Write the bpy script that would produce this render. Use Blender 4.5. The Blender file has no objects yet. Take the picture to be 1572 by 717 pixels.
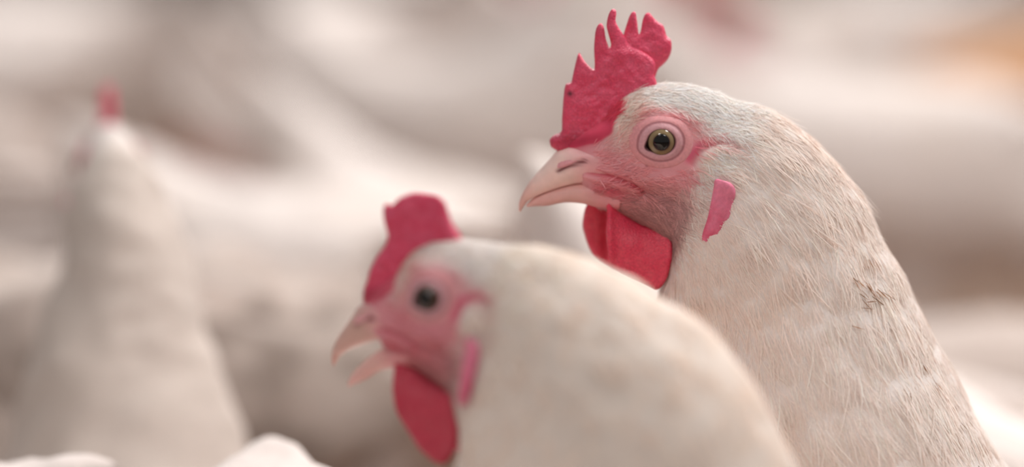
import bpy, math, random
import numpy as np
from mathutils import Vector, Matrix
from mathutils.geometry import delaunay_2d_cdt

random.seed(7)
RNG = np.random.default_rng(7)
SC = bpy.context.scene
COL = SC.collection
R = math.radians

# ------------------------------------------------------------------ camera
PITCH = 7.0
CAM = Vector((0.0, -1.2, 0.54))
FOCAL = 113.0
cam = bpy.data.cameras.new('camera')
cam.sensor_width = 36.0
cam.lens = FOCAL
cam.clip_start = 0.01
cam.dof.use_dof = True
cam.dof.focus_distance = 1.185
cam.dof.aperture_fstop = 2.2
cam_o = bpy.data.objects.new('camera', cam)
cam_o.location = CAM
cam_o.rotation_euler = (R(90 - PITCH), 0, 0)
COL.objects.link(cam_o)
SC.camera = cam_o
FPX = 1572 * FOCAL / 36.0

# ------------------------------------------------------------------ world, lamps, exposure
w = bpy.data.worlds.new('barn_air')
SC.world = w
w.use_nodes = True
bg = w.node_tree.nodes['Background']
bg.inputs[0].default_value = (1.0, 0.96, 0.945, 1)
bg.inputs[1].default_value = 0.31


def lamp(name, loc, size, power, color=(1.0, 0.96, 0.94), target=None, size_y=None):
    l = bpy.data.lights.new(name, 'AREA')
    l.shape = 'RECTANGLE'
    l.size = size
    l.size_y = size_y or size
    l.energy = power
    l.color = color
    o = bpy.data.objects.new(name, l)
    o.location = loc
    t = Vector(target) if target else Vector((loc[0], loc[1], 0))
    o.rotation_euler = (t - Vector(loc)).to_track_quat('-Z', 'Y').to_euler()
    COL.objects.link(o)
    return o


lamp('ceiling_or_fill_lamp', (0.85, 0.25, 1.9), 0.9, 29, target=(0.15, 0.05, 0.3), size_y=0.4)
lamp('ceiling_or_fill_lamp', (-0.3, 3.9, 2.8), 1.6, 82, target=(-0.2, 2.8, 0), size_y=0.6)
lamp('ceiling_or_fill_lamp', (2.0, 3.2, 2.7), 1.6, 82, target=(1.0, 2.2, 0), size_y=0.6)
lamp('ceiling_or_fill_lamp', (-0.4, -1.5, 2.4), 0.5, 15, target=(0, 0.1, 0.3))  # fill light added on the camera side, no fixture of the barn

SC.view_settings.view_transform = 'Standard'
SC.view_settings.look = 'None'
SC.view_settings.gamma = 1.0
SC.view_settings.exposure = 0.0
SC.cycles.diffuse_bounces = 8
SC.cycles.max_bounces = 14

# ------------------------------------------------------------------ helpers
PX = 1.2 * 36.0 / FOCAL / 1572.0           # metres per hen unit (one pixel of the photo at the main hen)
FLOOR_V = 1950.0                           # hen unit row of the floor
OX = 1600.0                                # hen unit column of the hen's origin


def at(px, py, Y):
    """point of the vertical plane y = Y seen at pixel (px, py)"""
    dx = (px - 786.0) / FPX
    dz = -(py - 358.5) / FPX
    c, s = math.cos(R(PITCH)), math.sin(R(PITCH))
    d = Vector((dx, c + dz * s, -s + dz * c))
    k = (Y - CAM.y) / d.y
    return CAM + d * k


def lin(r, g, b):
    f = lambda c: (c / 255 / 12.92) if c <= 10 else ((c / 255 + 0.055) / 1.055) ** 2.4
    return np.array([f(r), f(g), f(b)])


def hash3(i, j, k):
    h = (i.astype(np.int64) * 374761393 + j.astype(np.int64) * 668265263 + k.astype(np.int64) * 2147483647 + 12345) & 0xFFFFFFFF
    h = ((h ^ (h >> 13)) * 1274126177) & 0xFFFFFFFF
    return ((h ^ (h >> 16)) & 0xFFFF) / 65535.0


def vnoise(x, y, z):
    """value noise in -1..1"""
    x, y, z = np.broadcast_arrays(x, y, z)
    xi, yi, zi = np.floor(x), np.floor(y), np.floor(z)
    fx, fy, fz = x - xi, y - yi, z - zi
    fx, fy, fz = (t * t * (3 - 2 * t) for t in (fx, fy, fz))
    r = 0
    for a in (0, 1):
        for b in (0, 1):
            for c in (0, 1):
                wgt = (fx if a else 1 - fx) * (fy if b else 1 - fy) * (fz if c else 1 - fz)
                r = r + wgt * hash3(xi + a, yi + b, zi + c)
    return r * 2 - 1


def ss(a, b, x):
    t = np.clip((x - a) / (b - a), 0, 1)
    return t * t * (3 - 2 * t)


def g2(u, v, cu, cv, ru, rv, ang=0.0):
    c, s = math.cos(R(ang)), math.sin(R(ang))
    du, dv = u - cu, v - cv
    a = (du * c + dv * s) / ru
    b = (-du * s + dv * c) / rv
    return np.exp(-(a * a + b * b))


def segd(u, v, pts):
    """distance to a polyline"""
    best = np.full(np.shape(u), 1e9)
    for (x0, y0), (x1, y1) in zip(pts[:-1], pts[1:]):
        dx, dy = x1 - x0, y1 - y0
        t = np.clip(((u - x0) * dx + (v - y0) * dy) / (dx * dx + dy * dy), 0, 1)
        best = np.minimum(best, np.hypot(u - x0 - t * dx, v - y0 - t * dy))
    return best


def crom(P, dens):
    """Catmull-Rom through the rows of P, dens[i] samples between row i and i+1"""
    P = np.asarray(P, float)
    out = []
    n = len(P)
    for i in range(n - 1):
        p0, p1, p2, p3 = P[max(i - 1, 0)], P[i], P[i + 1], P[min(i + 2, n - 1)]
        m = dens[i]
        t = (np.arange(m) / m)[:, None]
        out.append(0.5 * ((2 * p1) + (-p0 + p2) * t + (2 * p0 - 5 * p1 + 4 * p2 - p3) * t ** 2 + (-p0 + 3 * p1 - 3 * p2 + p3) * t ** 3))
    out.append(P[-1:])
    return np.concatenate(out)


def loft(ribs, dens, nseg, power=1.0):
    """ribs (top_u, top_v, bottom_u, bottom_v, half width) -> grid (rings, segs, 3) of (u, v, lateral); lateral > 0 is the side towards -Y"""
    q = crom(ribs, dens)
    a = np.arange(nseg) / nseg * 2 * math.pi
    ca, sa = np.cos(a), np.sin(a)
    ca = np.sign(ca) * np.abs(ca) ** power
    sa = np.sign(sa) * np.abs(sa) ** power
    cu, cv = (q[:, 0] + q[:, 2]) / 2, (q[:, 1] + q[:, 3]) / 2
    hu, hv = (q[:, 0] - q[:, 2]) / 2, (q[:, 1] - q[:, 3]) / 2
    G = np.empty((len(q), nseg, 3))
    G[..., 0] = cu[:, None] + hu[:, None] * ca
    G[..., 1] = cv[:, None] + hv[:, None] * ca
    G[..., 2] = q[:, 4][:, None] * sa
    return G


def normals(G):
    du = np.gradient(G, axis=0)
    dv = (np.roll(G, -1, 1) - np.roll(G, 1, 1)) / 2
    n = np.cross(dv, du)
    n /= np.linalg.norm(n, axis=2, keepdims=True) + 1e-9
    c = G.mean(axis=1, keepdims=True)
    if np.sum(n * (G - c)) < 0:
        n = -n
    return n, du / (np.linalg.norm(du, axis=2, keepdims=True) + 1e-9)


def hu2m(G):
    """hen units -> metres in the hen's frame (facing -X, standing on z = 0)"""
    G = np.asarray(G, float)
    o = np.empty_like(G)
    o[..., 0] = (G[..., 0] - OX) * PX
    o[..., 1] = -G[..., 2] * PX
    o[..., 2] = (FLOOR_V - G[..., 1]) * PX
    return o


def dir2m(G):
    o = np.empty_like(G)
    o[..., 0] = G[..., 0]
    o[..., 1] = -G[..., 2]
    o[..., 2] = -G[..., 1]
    return o


def mesh_obj(name, verts, faces, mat, parent=None, color=None, smooth=True, uv=None):
    me = bpy.data.meshes.new(name)
    verts = np.asarray(verts, float).reshape(-1, 3)
    if isinstance(faces, np.ndarray):
        nf, k = faces.shape
        me.vertices.add(len(verts))
        me.vertices.foreach_set('co', verts.ravel())
        me.loops.add(nf * k)
        me.loops.foreach_set('vertex_index', faces.ravel().astype(np.int32))
        me.polygons.add(nf)
        me.polygons.foreach_set('loop_start', np.arange(0, nf * k, k, dtype=np.int32))
        me.update(calc_edges=True)
    else:
        me.from_pydata(verts.tolist(), [], faces)
    if color is not None:
        ca = me.color_attributes.new('Col', 'FLOAT_COLOR', 'POINT')
        c4 = np.ones((len(verts), 4))
        c4[:, :3] = np.asarray(color).reshape(-1, 3)
        ca.data.foreach_set('color', c4.ravel())
    me.polygons.foreach_set('use_smooth', [smooth] * len(me.polygons))
    if mat:
        me.materials.append(mat)
    me.validate()
    o = bpy.data.objects.new(name, me)
    COL.objects.link(o)
    if parent:
        o.parent = parent
    return o


def grid_faces(nr, ns, caps=True):
    i = np.arange(nr - 1)[:, None]
    j = np.arange(ns)[None, :]
    a = i * ns + j
    b = i * ns + (j + 1) % ns
    F = np.stack([a, b, b + ns, a + ns], -1).reshape(-1, 4)
    return F


def grid_obj(name, M, mat, parent=None, color=None):
    """closed tube object from a grid in metres, ends capped with a fan of quads"""
    nr, ns = M.shape[:2]
    F = grid_faces(nr, ns)
    V = M.reshape(-1, 3)
    caps = np.stack([M[0].mean(0), M[-1].mean(0)])
    V = np.concatenate([V, caps])
    C = None
    if color is not None:
        C = color.reshape(-1, 3)
        C = np.concatenate([C, color[0].mean(0)[None], color[-1].mean(0)[None]])
    n0 = nr * ns
    faces = F.tolist()
    for j in range(ns):
        faces.append([n0, (j + 1) % ns, j])
        faces.append([n0 + 1, (nr - 1) * ns + j, (nr - 1) * ns + (j + 1) % ns])
    return mesh_obj(name, V, faces, mat, parent, C)


def empty(name, loc=(0, 0, 0), rz=0.0, scale=1.0):
    o = bpy.data.objects.new(name, None)
    o.empty_display_size = 0.05
    o.location = loc
    o.rotation_euler = (0, 0, rz)
    o.scale = (scale,) * 3
    COL.objects.link(o)
    return o


def tag(o, label, cat, group=None):
    o['label'] = label
    o['category'] = cat
    if group:
        o['group'] = group


# ------------------------------------------------------------------ materials
def new_mat(name):
    m = bpy.data.materials.new(name)
    m.use_nodes = True
    nt = m.node_tree
    return m, nt, nt.nodes['Principled BSDF']


def col_mat(name, rough=0.6, noise_scale=900, bump=0.3, bump_dist=0.0004, sss=0.0, spec=0.4, sheen=0.0, stretch=(1, 1, 1), var=0.12, coat=0.0, kind='noise'):
    """colour from the part's own pigment attribute, with grain and fine relief"""
    m, nt, p = new_mat(name)
    N, L = nt.nodes, nt.links
    a = N.new('ShaderNodeVertexColor'); a.layer_name = 'Col'
    tc = N.new('ShaderNodeTexCoord')
    mp = N.new('ShaderNodeMapping'); mp.inputs['Scale'].default_value = stretch
    L.new(tc.outputs['Object'], mp.inputs['Vector'])
    n = N.new('ShaderNodeTexNoise')
    n.inputs['Scale'].default_value = noise_scale
    n.inputs['Detail'].default_value = 4
    L.new(mp.outputs[0], n.inputs['Vector'])
    mr = N.new('ShaderNodeMapRange')
    mr.inputs[1].default_value = 0.25; mr.inputs[2].default_value = 0.75
    mr.inputs[3].default_value = 1 - var; mr.inputs[4].default_value = 1 + var
    L.new(n.outputs[0], mr.inputs[0])
    mx = N.new('ShaderNodeMix'); mx.data_type = 'RGBA'; mx.blend_type = 'MULTIPLY'
    mx.inputs[0].default_value = 1.0
    L.new(a.outputs[0], mx.inputs[6]); L.new(mr.outputs[0], mx.inputs[7])
    L.new(mx.outputs[2], p.inputs['Base Color'])
    b = N.new('ShaderNodeBump')
    b.inputs['Strength'].default_value = bump
    b.inputs['Distance'].default_value = bump_dist
    if kind == 'pebble':
        v = N.new('ShaderNodeTexVoronoi'); v.inputs['Scale'].default_value = noise_scale
        L.new(mp.outputs[0], v.inputs['Vector'])
        L.new(v.outputs['Distance'], b.inputs['Height'])
        b.invert = True
    else:
        L.new(n.outputs[0], b.inputs['Height'])
    L.new(b.outputs[0], p.inputs['Normal'])
    p.inputs['Roughness'].default_value = rough
    p.inputs['Specular IOR Level'].default_value = spec
    if sss:
        p.inputs['Subsurface Weight'].default_value = sss
        p.inputs['Subsurface Radius'].default_value = (1.0, 0.35, 0.25)
        p.inputs['Subsurface Scale'].default_value = 0.0015
    if sheen:
        p.inputs['Sheen Weight'].default_value = sheen
        p.inputs['Sheen Roughness'].default_value = 0.5
    if coat:
        p.inputs['Coat Weight'].default_value = coat
        p.inputs['Coat Roughness'].default_value = 0.15
    return m


M_BODY = col_mat('white_feather_skin', rough=0.85, noise_scale=260, bump=0.35, bump_dist=0.0008, spec=0.15, sheen=0.15, var=0.05, stretch=(1, 1, 1))
M_BEAK = col_mat('beak_horn', rough=0.42, noise_scale=300, bump=0.15, bump_dist=0.0004, spec=0.35, sss=0.15, var=0.06)
M_RED = col_mat('red_comb_skin', rough=0.46, noise_scale=1400, bump=0.5, bump_dist=0.0005, spec=0.5, sss=0.12, var=0.18, kind='pebble')
M_SKIN = col_mat('pink_face_skin', rough=0.55, noise_scale=900, bump=0.4, bump_dist=0.0004, spec=0.3, sss=0.12, var=0.10)
M_LEG = col_mat('scaly_leg_skin', rough=0.6, noise_scale=400, bump=0.5, spec=0.3, kind='pebble')


def plume_mat():
    m, nt, p = new_mat('feather_barbs')
    N, L = nt.nodes, nt.links
    a = N.new('ShaderNodeVertexColor'); a.layer_name = 'Col'
    L.new(a.outputs[0], p.inputs['Base Color'])
    p.inputs['Roughness'].default_value = 0.7
    p.inputs['Specular IOR Level'].default_value = 0.2
    p.inputs['Sheen Weight'].default_value = 0.1
    tr = N.new('ShaderNodeBsdfTranslucent')
    L.new(a.outputs[0], tr.inputs[0])
    mx = N.new('ShaderNodeMixShader'); mx.inputs[0].default_value = 0.28
    L.new(p.outputs[0], mx.inputs[1]); L.new(tr.outputs[0], mx.inputs[2])
    L.new(mx.outputs[0], N['Material Output'].inputs[0])
    return m


M_PLUME = plume_mat()


def eye_mat(name, rough=0.05):
    m, nt, p = new_mat(name)
    N, L = nt.nodes, nt.links
    a = N.new('ShaderNodeVertexColor'); a.layer_name = 'Col'
    L.new(a.outputs[0], p.inputs['Base Color'])
    p.inputs['Roughness'].default_value = rough
    p.inputs['Specular IOR Level'].default_value = 0.5
    return m


M_EYE = eye_mat('wet_eye')

# ------------------------------------------------------------------ pigment colours
WHITE = lin(228, 218, 212)
CREAM = lin(219, 203, 189)
PINK = lin(229, 163, 167)
PINK2 = lin(214, 118, 132)
MAUVE = lin(164, 132, 128)  # mauve jaw skin, darkened to carry the shade of the throat
HORN = lin(243, 213, 203)
RED = lin(226, 68, 102)
DEEP = lin(150, 18, 48)
LOBE = lin(230, 132, 158)


def mix(c, d, m):
    return c * (1 - m[..., None]) + d * m[..., None]


# ------------------------------------------------------------------ canonical hen (units: photo pixels at the main hen, facing left)
HEAD_RIBS = [
    (870, 214, 900, 300, 18), (886, 205, 915, 314, 33), (905, 193, 938, 322, 43), (925, 178, 962, 332, 50),
    (945, 157, 985, 345, 56), (972, 139, 1005, 360, 61), (1005, 130, 1020, 378, 64), (1045, 129, 1030, 395, 67)]
ALERT = [
    (1085, 137, 1026, 412, 72), (1125, 151, 1020, 430, 80), (1165, 159, 1014, 448, 90), (1200, 174, 1008, 470, 99),
    (1235, 198, 1002, 498, 109), (1270, 230, 1000, 532, 119), (1302, 264, 1008, 570, 129), (1330, 303, 1004, 615, 140),
    (1350, 345, 1002, 665, 152), (1375, 388, 1002, 720, 167), (1403, 440, 1010, 785, 184), (1432, 497, 1022, 850, 202),
    (1465, 560, 1040, 920, 222), (1500, 622, 1065, 1000, 243), (1540, 690, 1100, 1080, 262), (1590, 760, 1150, 1170, 280)]
TRUNK = [
    (1660, 820, 1230, 1260, 295), (1760, 860, 1340, 1340, 305), (1880, 870, 1470, 1395, 300), (2000, 850, 1620, 1410, 280),
    (2110, 815, 1780, 1380, 240), (2200, 780, 1930, 1300, 180), (2270, 750, 2080, 1180, 110), (2320, 740, 2230, 1000, 50), (2340, 745, 2310, 900, 12)]
HUNCH = [
    (1090, 134, 1036, 410, 78), (1150, 136, 1044, 436, 98), (1225, 148, 1048, 480, 122), (1300, 172, 1030, 540, 148), (1380, 208, 1000, 605, 172),
    (1448, 262, 978, 685, 198), (1508, 340, 972, 775, 222), (1560, 440, 990, 860, 242), (1605, 550, 1015, 955, 260), (1640, 655, 1085, 1050, 275), (1650, 745, 1140, 1150, 288)]
# head held low and forward, body tipped (relative to a turned head)
COMB = [(846, 224), (844, 213), (852, 205), (862, 200), (863, 180), (865, 150), (867, 133), (870, 126), (877, 124), (879, 116), (883, 98), (887, 83),
        (890, 79), (895, 88), (905, 100), (912, 104), (913, 95), (912, 70), (914, 46), (918, 36), (923, 33), (927, 40), (930, 57), (935, 70),
        (938, 66), (934, 50), (931, 36), (934, 20), (939, 12), (944, 12), (946, 18), (945, 30), (951, 42), (960, 55), (966, 66), (985, 76),
        (1000, 86), (1006, 95), (1006, 106), (1004, 112), (1008, 122), (1007, 131), (990, 150), (972, 165), (958, 185), (945, 205), (925, 222), (890, 228), (862, 232)]
COMB_REAR = [(955, 60), (961, 40), (967, 22), (972, 16), (976, 18), (979, 35), (981, 50), (984, 47), (987, 30), (991, 20), (997, 18), (1003, 25), (1010, 32),
             (1018, 37), (1022, 46), (1025, 55), (1031, 61), (1032, 75), (1028, 88), (1020, 98), (1012, 105), (1007, 118), (1004, 130), (975, 140), (955, 100)]
COMB_FOLD = [(868, 246), (862, 225), (864, 205), (872, 188), (880, 168), (893, 150), (906, 136), (912, 122), (908, 104), (906, 84), (912, 72), (925, 74), (938, 64), (960, 56),
             (985, 58), (1006, 62), (1018, 72), (1022, 86), (1028, 104), (1040, 124), (1036, 142), (1000, 160), (960, 190), (930, 215), (890, 240)]
COMB_SMALL = [(860, 232), (862, 190), (868, 140), (880, 160), (895, 125), (905, 85), (918, 118), (932, 80), (944, 60), (956, 95), (970, 62), (982, 58), (992, 92),
              (1010, 75), (1024, 95), (1014, 140), (990, 150), (960, 185), (930, 215), (890, 230)]
WATTLE = [(930, 306), (933, 297), (940, 295), (950, 302), (970, 312), (990, 322), (1008, 332), (1018, 348), (1028, 359), (1032, 368), (1033, 385), (1029, 405),
          (1025, 420), (1018, 433), (1008, 441), (998, 437), (983, 430), (963, 421), (945, 410), (936, 396), (932, 375), (930, 350), (932, 325)]
WATTLE_FAR = [(905, 312), (899, 325), (896, 350), (900, 368), (906, 385), (914, 399), (928, 412), (950, 424), (975, 430), (1000, 425), (1015, 400), (1005, 360), (980, 330), (950, 312), (925, 306)]
WATTLE_LONG = [(925, 318), (945, 312), (975, 322), (1015, 334), (1032, 356), (1040, 385), (1042, 412), (1036, 438), (1022, 458), (1006, 468), (986, 462), (964, 442), (946, 414), (933, 384), (925, 350)]


class Head:
    """placing of the canonical head: turned by ang about the neck joint, then shifted"""
    def __init__(self, shift=(0, 0), ang=0.0, pivot=(1060, 300)):
        self.s, self.a, self.p = np.array(shift, float), R(ang), np.array(pivot, float)

    def fwd(self, u, v):
        c, s = math.cos(self.a), math.sin(self.a)
        du, dv = u - self.p[0], v - self.p[1]
        return self.p[0] + du * c - dv * s + self.s[0], self.p[1] + du * s + dv * c + self.s[1]

    def inv(self, u, v):
        c, s = math.cos(self.a), math.sin(self.a)
        du, dv = u - self.s[0] - self.p[0], v - self.s[1] - self.p[1]
        return self.p[0] + du * c + dv * s, self.p[1] - du * s + dv * c

    def grid(self, G):
        G = np.array(G, float)
        G[..., 0], G[..., 1] = self.fwd(G[..., 0].copy(), G[..., 1].copy())
        return G

    def ribs(self, ribs):
        out = []
        for (a, b, c, d, h) in ribs:
            a, b = self.fwd(a, b)
            c, d = self.fwd(c, d)
            out.append((a, b, c, d, h))
        return out


def face_colour(u, v, lat, nz):
    """pigment of skin and feather over the head, throat shade painted in; u, v canonical"""
    c = np.broadcast_to(WHITE, u.shape + (3,)).copy()
    j = nz * 7
    inhead = ss(1180, 1120, u) * ss(500, 430, v)
    jaw = np.clip(1.35 * g2(u + j, v, 1015, 322, 78, 50, 25) + 0.8 * g2(u, v, 1035, 400, 34, 60) + 0.9 * g2(u, v, 925, 305, 45, 22, 10), 0, 1) * inhead
    c = mix(c, MAUVE, jaw * 0.95)
    eyez = np.clip(1.5 * g2(u + j, v + j, 1020, 222, 72, 56, 6), 0, 1)
    eyez = eyez * ss(0.30, 0.62, eyez)
    c = mix(c, PINK, eyez * inhead)
    lore = np.clip(1.6 * g2(u + j, v, 920, 252, 62, 34, 12), 0, 1)
    c = mix(c, PINK, lore * inhead)
    c = mix(c, lin(224, 205, 192), np.clip(1.5 * g2(u, v, 958, 182, 32, 40, -42), 0, 1) * 0.8 * inhead)
    c = mix(c, PINK2, np.clip(1.1 * g2(u, v, 890, 218, 40, 12, -14) + 0.5 * g2(u, v, 1030, 178, 40, 10, 12) + 0.45 * g2(u, v, 985, 180, 14, 22, -20)
                              + 1.2 * np.exp(-(segd(u, v, [(1060, 242), (1068, 230), (1078, 221), (1094, 214), (1112, 211)]) / 5.5) ** 2) + 0.5 * g2(u, v, 1060, 258, 22, 9, -30), 0, 1) * inhead)
    root = np.clip(1.9 * g2(u, v, 892, 207, 44, 13, -16) + 1.3 * g2(u, v, 936, 176, 26, 9, -52), 0, 1)
    root = ss(0.45, 0.8, root + 0.12 * nz)
    c = mix(c, lin(208, 58, 90), root * inhead)
    c = mix(c, DEEP, np.clip(g2(u, v, 892, 214, 34, 6, -12), 0, 1) * 0.5 * inhead)
    gape = np.exp(-(segd(u, v, [(905, 258), (940, 268), (968, 278), (980, 288), (972, 294)]) / 4.0) ** 2) * (0.65 + 0.35 * nz)
    c = mix(c, lin(196, 40, 68), np.clip(1.3 * gape, 0, 1) * inhead)
    c = mix(c, lin(200, 90, 108), np.clip(g2(u, v, 930, 288, 26, 10, 12), 0, 1) * inhead)
    ear = g2(u, v, 1099, 246, 26, 27, 0)
    c = mix(c, lin(232, 214, 204), np.clip(1.9 * ear, 0, 1))
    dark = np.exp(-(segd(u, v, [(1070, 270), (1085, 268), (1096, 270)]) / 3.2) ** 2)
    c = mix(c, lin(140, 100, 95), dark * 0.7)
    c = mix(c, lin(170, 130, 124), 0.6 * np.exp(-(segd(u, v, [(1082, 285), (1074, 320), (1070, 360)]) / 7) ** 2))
    for (a, b, r) in ((991, 247, 2.2), (876, 140, 4)):
        c = mix(c, lin(90, 30, 40), np.exp(-((u - a) ** 2 + (v - b) ** 2) / r ** 2))
    return np.clip(c, 0, 1)


def sculpt(u, v):
    """relief of the head in hen units"""
    d = 14 * g2(u, v, 1101, 246, 23, 24)
    d += -6 * np.exp(-(segd(u, v, [(1062, 244), (1072, 224), (1090, 213), (1112, 209), (1126, 218)]) / 5) ** 2)
    d += -3 * np.exp(-(segd(u, v, [(1066, 268), (1086, 274), (1118, 272)]) / 5) ** 2)
    d += 6 * g2(u, v, 1005, 172, 46, 14, 6) + 5 * g2(u, v, 892, 206, 40, 10, -16)
    d += -6 * g2(u, v, 948, 228, 26, 22)
    d += 4 * g2(u, v, 1005, 268, 45, 12, 6)
    d += -4 * g2(u, v, 1000, 292, 55, 8, 14)
    d += 5 * np.exp(-(segd(u, v, [(900, 266), (940, 276), (972, 285)]) / 5) ** 2)
    d += -5 * np.exp(-(segd(u, v, [(905, 258), (940, 266), (970, 276), (984, 288)]) / 4) ** 2)
    d += 4 * g2(u, v, 1040, 340, 40, 14, 50)
    d += -5 * g2(u, v, 1085, 300, 14, 60, 12)
    return d


def feather_strips(name, M, Nn, Fl, colr, weight, count, length, width, parent, jitter=0.35, lift=0.12, seed=1, cj=0.07, tipgrey=0.0, offset=0.0):
    """many thin barbs lying on the plumage: one mesh"""
    rng = np.random.default_rng(seed)
    nr, ns = M.shape[:2]
    e1 = np.gradient(M, axis=0)
    e2 = (np.roll(M, -1, 1) - np.roll(M, 1, 1)) / 2
    area = np.linalg.norm(np.cross(e1, e2), axis=2)
    wgt = (area * weight).ravel()
    cs = np.cumsum(wgt)
    idx = np.searchsorted(cs, rng.random(count) * cs[-1])
    idx = np.minimum(idx, nr * ns - 1)
    ri, si = idx // ns, idx % ns
    p = M[ri, si] + e1[ri, si] * (rng.random((count, 1)) - 0.5) + e2[ri, si] * (rng.random((count, 1)) - 0.5)
    n = Nn[ri, si]
    f = Fl[ri, si]
    side = np.cross(n, f)
    side /= np.linalg.norm(side, axis=1, keepdims=True) + 1e-9
    ang = rng.normal(0, jitter, (count, 1))
    d = f * np.cos(ang) + side * np.sin(ang)
    d = d + n * rng.normal(lift, lift * 0.6, (count, 1))
    d /= np.linalg.norm(d, axis=1, keepdims=True)
    s = np.cross(n, d)
    s /= np.linalg.norm(s, axis=1, keepdims=True) + 1e-9
    L = length if np.ndim(length) == 0 else length[ri, si]
    L = np.reshape(L * np.exp(rng.normal(0, 0.3, count)), (count, 1))
    W = np.reshape(width * (0.7 + 0.6 * rng.random(count)), (count, 1))
    bend = side * rng.normal(0, 0.12, (count, 1)) * L
    st = []
    for t, wd in ((0.0, 0.45), (0.4, 1.0), (0.75, 0.8)):
        q = p + d * L * t + bend * t * t - n * (L * 0.13 * t * t) + n * (0.0002 + offset)
        st += [q - s * W * wd * 0.5, q + s * W * wd * 0.5]
    st.append(p + d * L + bend - n * (L * 0.13) + n * (0.0002 + offset))
    V = np.stack(st, 1)
    b = np.arange(count)[:, None] * 7
    Q = np.concatenate([b + np.array([0, 2, 3, 1]), b + np.array([2, 4, 5, 3])])
    T = b + np.array([4, 6, 5])
    c = colr[ri, si] * np.array([1.24, 1.205, 1.19]) * (1 + rng.normal(0, cj, (count, 1)))
    c = np.repeat(np.clip(c, 0, 0.93)[:, None, :], 7, 1)
    me = bpy.data.meshes.new(name)
    V = V.reshape(-1, 3)
    me.vertices.add(len(V)); me.vertices.foreach_set('co', V.ravel())
    lp = np.concatenate([Q.ravel(), T.ravel()]).astype(np.int32)
    me.loops.add(len(lp)); me.loops.foreach_set('vertex_index', lp)
    me.polygons.add(len(Q) + len(T))
    me.polygons.foreach_set('loop_start', np.concatenate([np.arange(len(Q)) * 4, len(Q) * 4 + np.arange(len(T)) * 3]).astype(np.int32))
    me.update(calc_edges=True)
    ca = me.color_attributes.new('Col', 'FLOAT_COLOR', 'POINT')
    c4 = np.ones((len(V), 4)); c4[:, :3] = c.reshape(-1, 3)
    ca.data.foreach_set('color', c4.ravel())
    me.polygons.foreach_set('use_smooth', [True] * len(me.polygons))
    sn = n + side * rng.normal(0, 0.12, (count, 1)) + f * rng.normal(0.0, 0.10, (count, 1))
    sn /= np.linalg.norm(sn, axis=1, keepdims=True)
    me.normals_split_custom_set_from_vertices(np.repeat(sn, 7, 0).tolist())
    me.materials.append(M_PLUME)
    o = bpy.data.objects.new(name, me)
    COL.objects.link(o)
    o.parent = parent
    o['kind'] = 'stuff'
    return o


def blade(name, poly, head, mat, parent, thick, lat, colour, step=3.0, wave=None, edge=14.0, tilt=None):
    """fleshy sheet with rounded rim from an outline: thickness swells away from the rim"""
    pts = np.array(poly, float)
    n = len(pts)
    # densify and slightly smooth the outline
    P = crom(np.concatenate([pts, pts[:1]]), [max(2, int(np.hypot(*(pts[(i + 1) % n] - pts[i])) / step)) for i in range(n)])[:-1]
    lo, hi = P.min(0), P.max(0)
    gx, gy = np.meshgrid(np.arange(lo[0], hi[0], step), np.arange(lo[1], hi[1], step * 0.87))
    gx[1::2] += step / 2
    gp = np.stack([gx.ravel(), gy.ravel()], 1)
    # inside test
    inside = np.zeros(len(gp), bool)
    x0, y0 = P[:, 0], P[:, 1]
    x1, y1 = np.roll(x0, -1), np.roll(y0, -1)
    for a, b, c, d in zip(x0, y0, x1, y1):
        cond = ((b > gp[:, 1]) != (d > gp[:, 1])) & (gp[:, 0] < (c - a) * (gp[:, 1] - b) / (d - b + 1e-12) + a)
        inside ^= cond
    ring = np.concatenate([P, P[:1]])
    dist = segd(gp[:, 0], gp[:, 1], ring)
    gp = gp[inside & (dist > step * 0.55)]
    allp = [Vector((float(a), float(b))) for a, b in np.concatenate([P, gp])]
    m = len(P)
    vs, es, fs, ov, oe, of = delaunay_2d_cdt(allp, [(i, (i + 1) % m) for i in range(m)], [], 1, 1e-6)
    V2 = np.array([(q.x, q.y) for q in vs])
    d = segd(V2[:, 0], V2[:, 1], ring)
    rim = d < 0.05
    t = np.clip(d / edge, 0, 1)
    u, v = V2[:, 0], V2[:, 1]
    th = thick(u, v) if callable(thick) else thick
    h = th * np.sqrt(1 - (1 - t) ** 2)
    base = (lat(u, v) if callable(lat) else np.full(len(u), float(lat)))
    wv = wave(u, v) * t if wave is not None else 0
    A = np.stack([u, v, base + h + wv], 1)
    B = np.stack([u, v, base - h + wv], 1)
    nv = len(V2)
    remap = np.where(rim, np.arange(nv), np.arange(nv) + nv)
    V = np.concatenate([A, B])
    faces = []
    for f in fs:
        faces.append(list(f))
        faces.append([int(remap[k]) for k in reversed(f)])
    C = colour(u, v, d)
    C = np.concatenate([C, C])
    M = hu2m(head.grid(V))
    return M, faces, C


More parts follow.
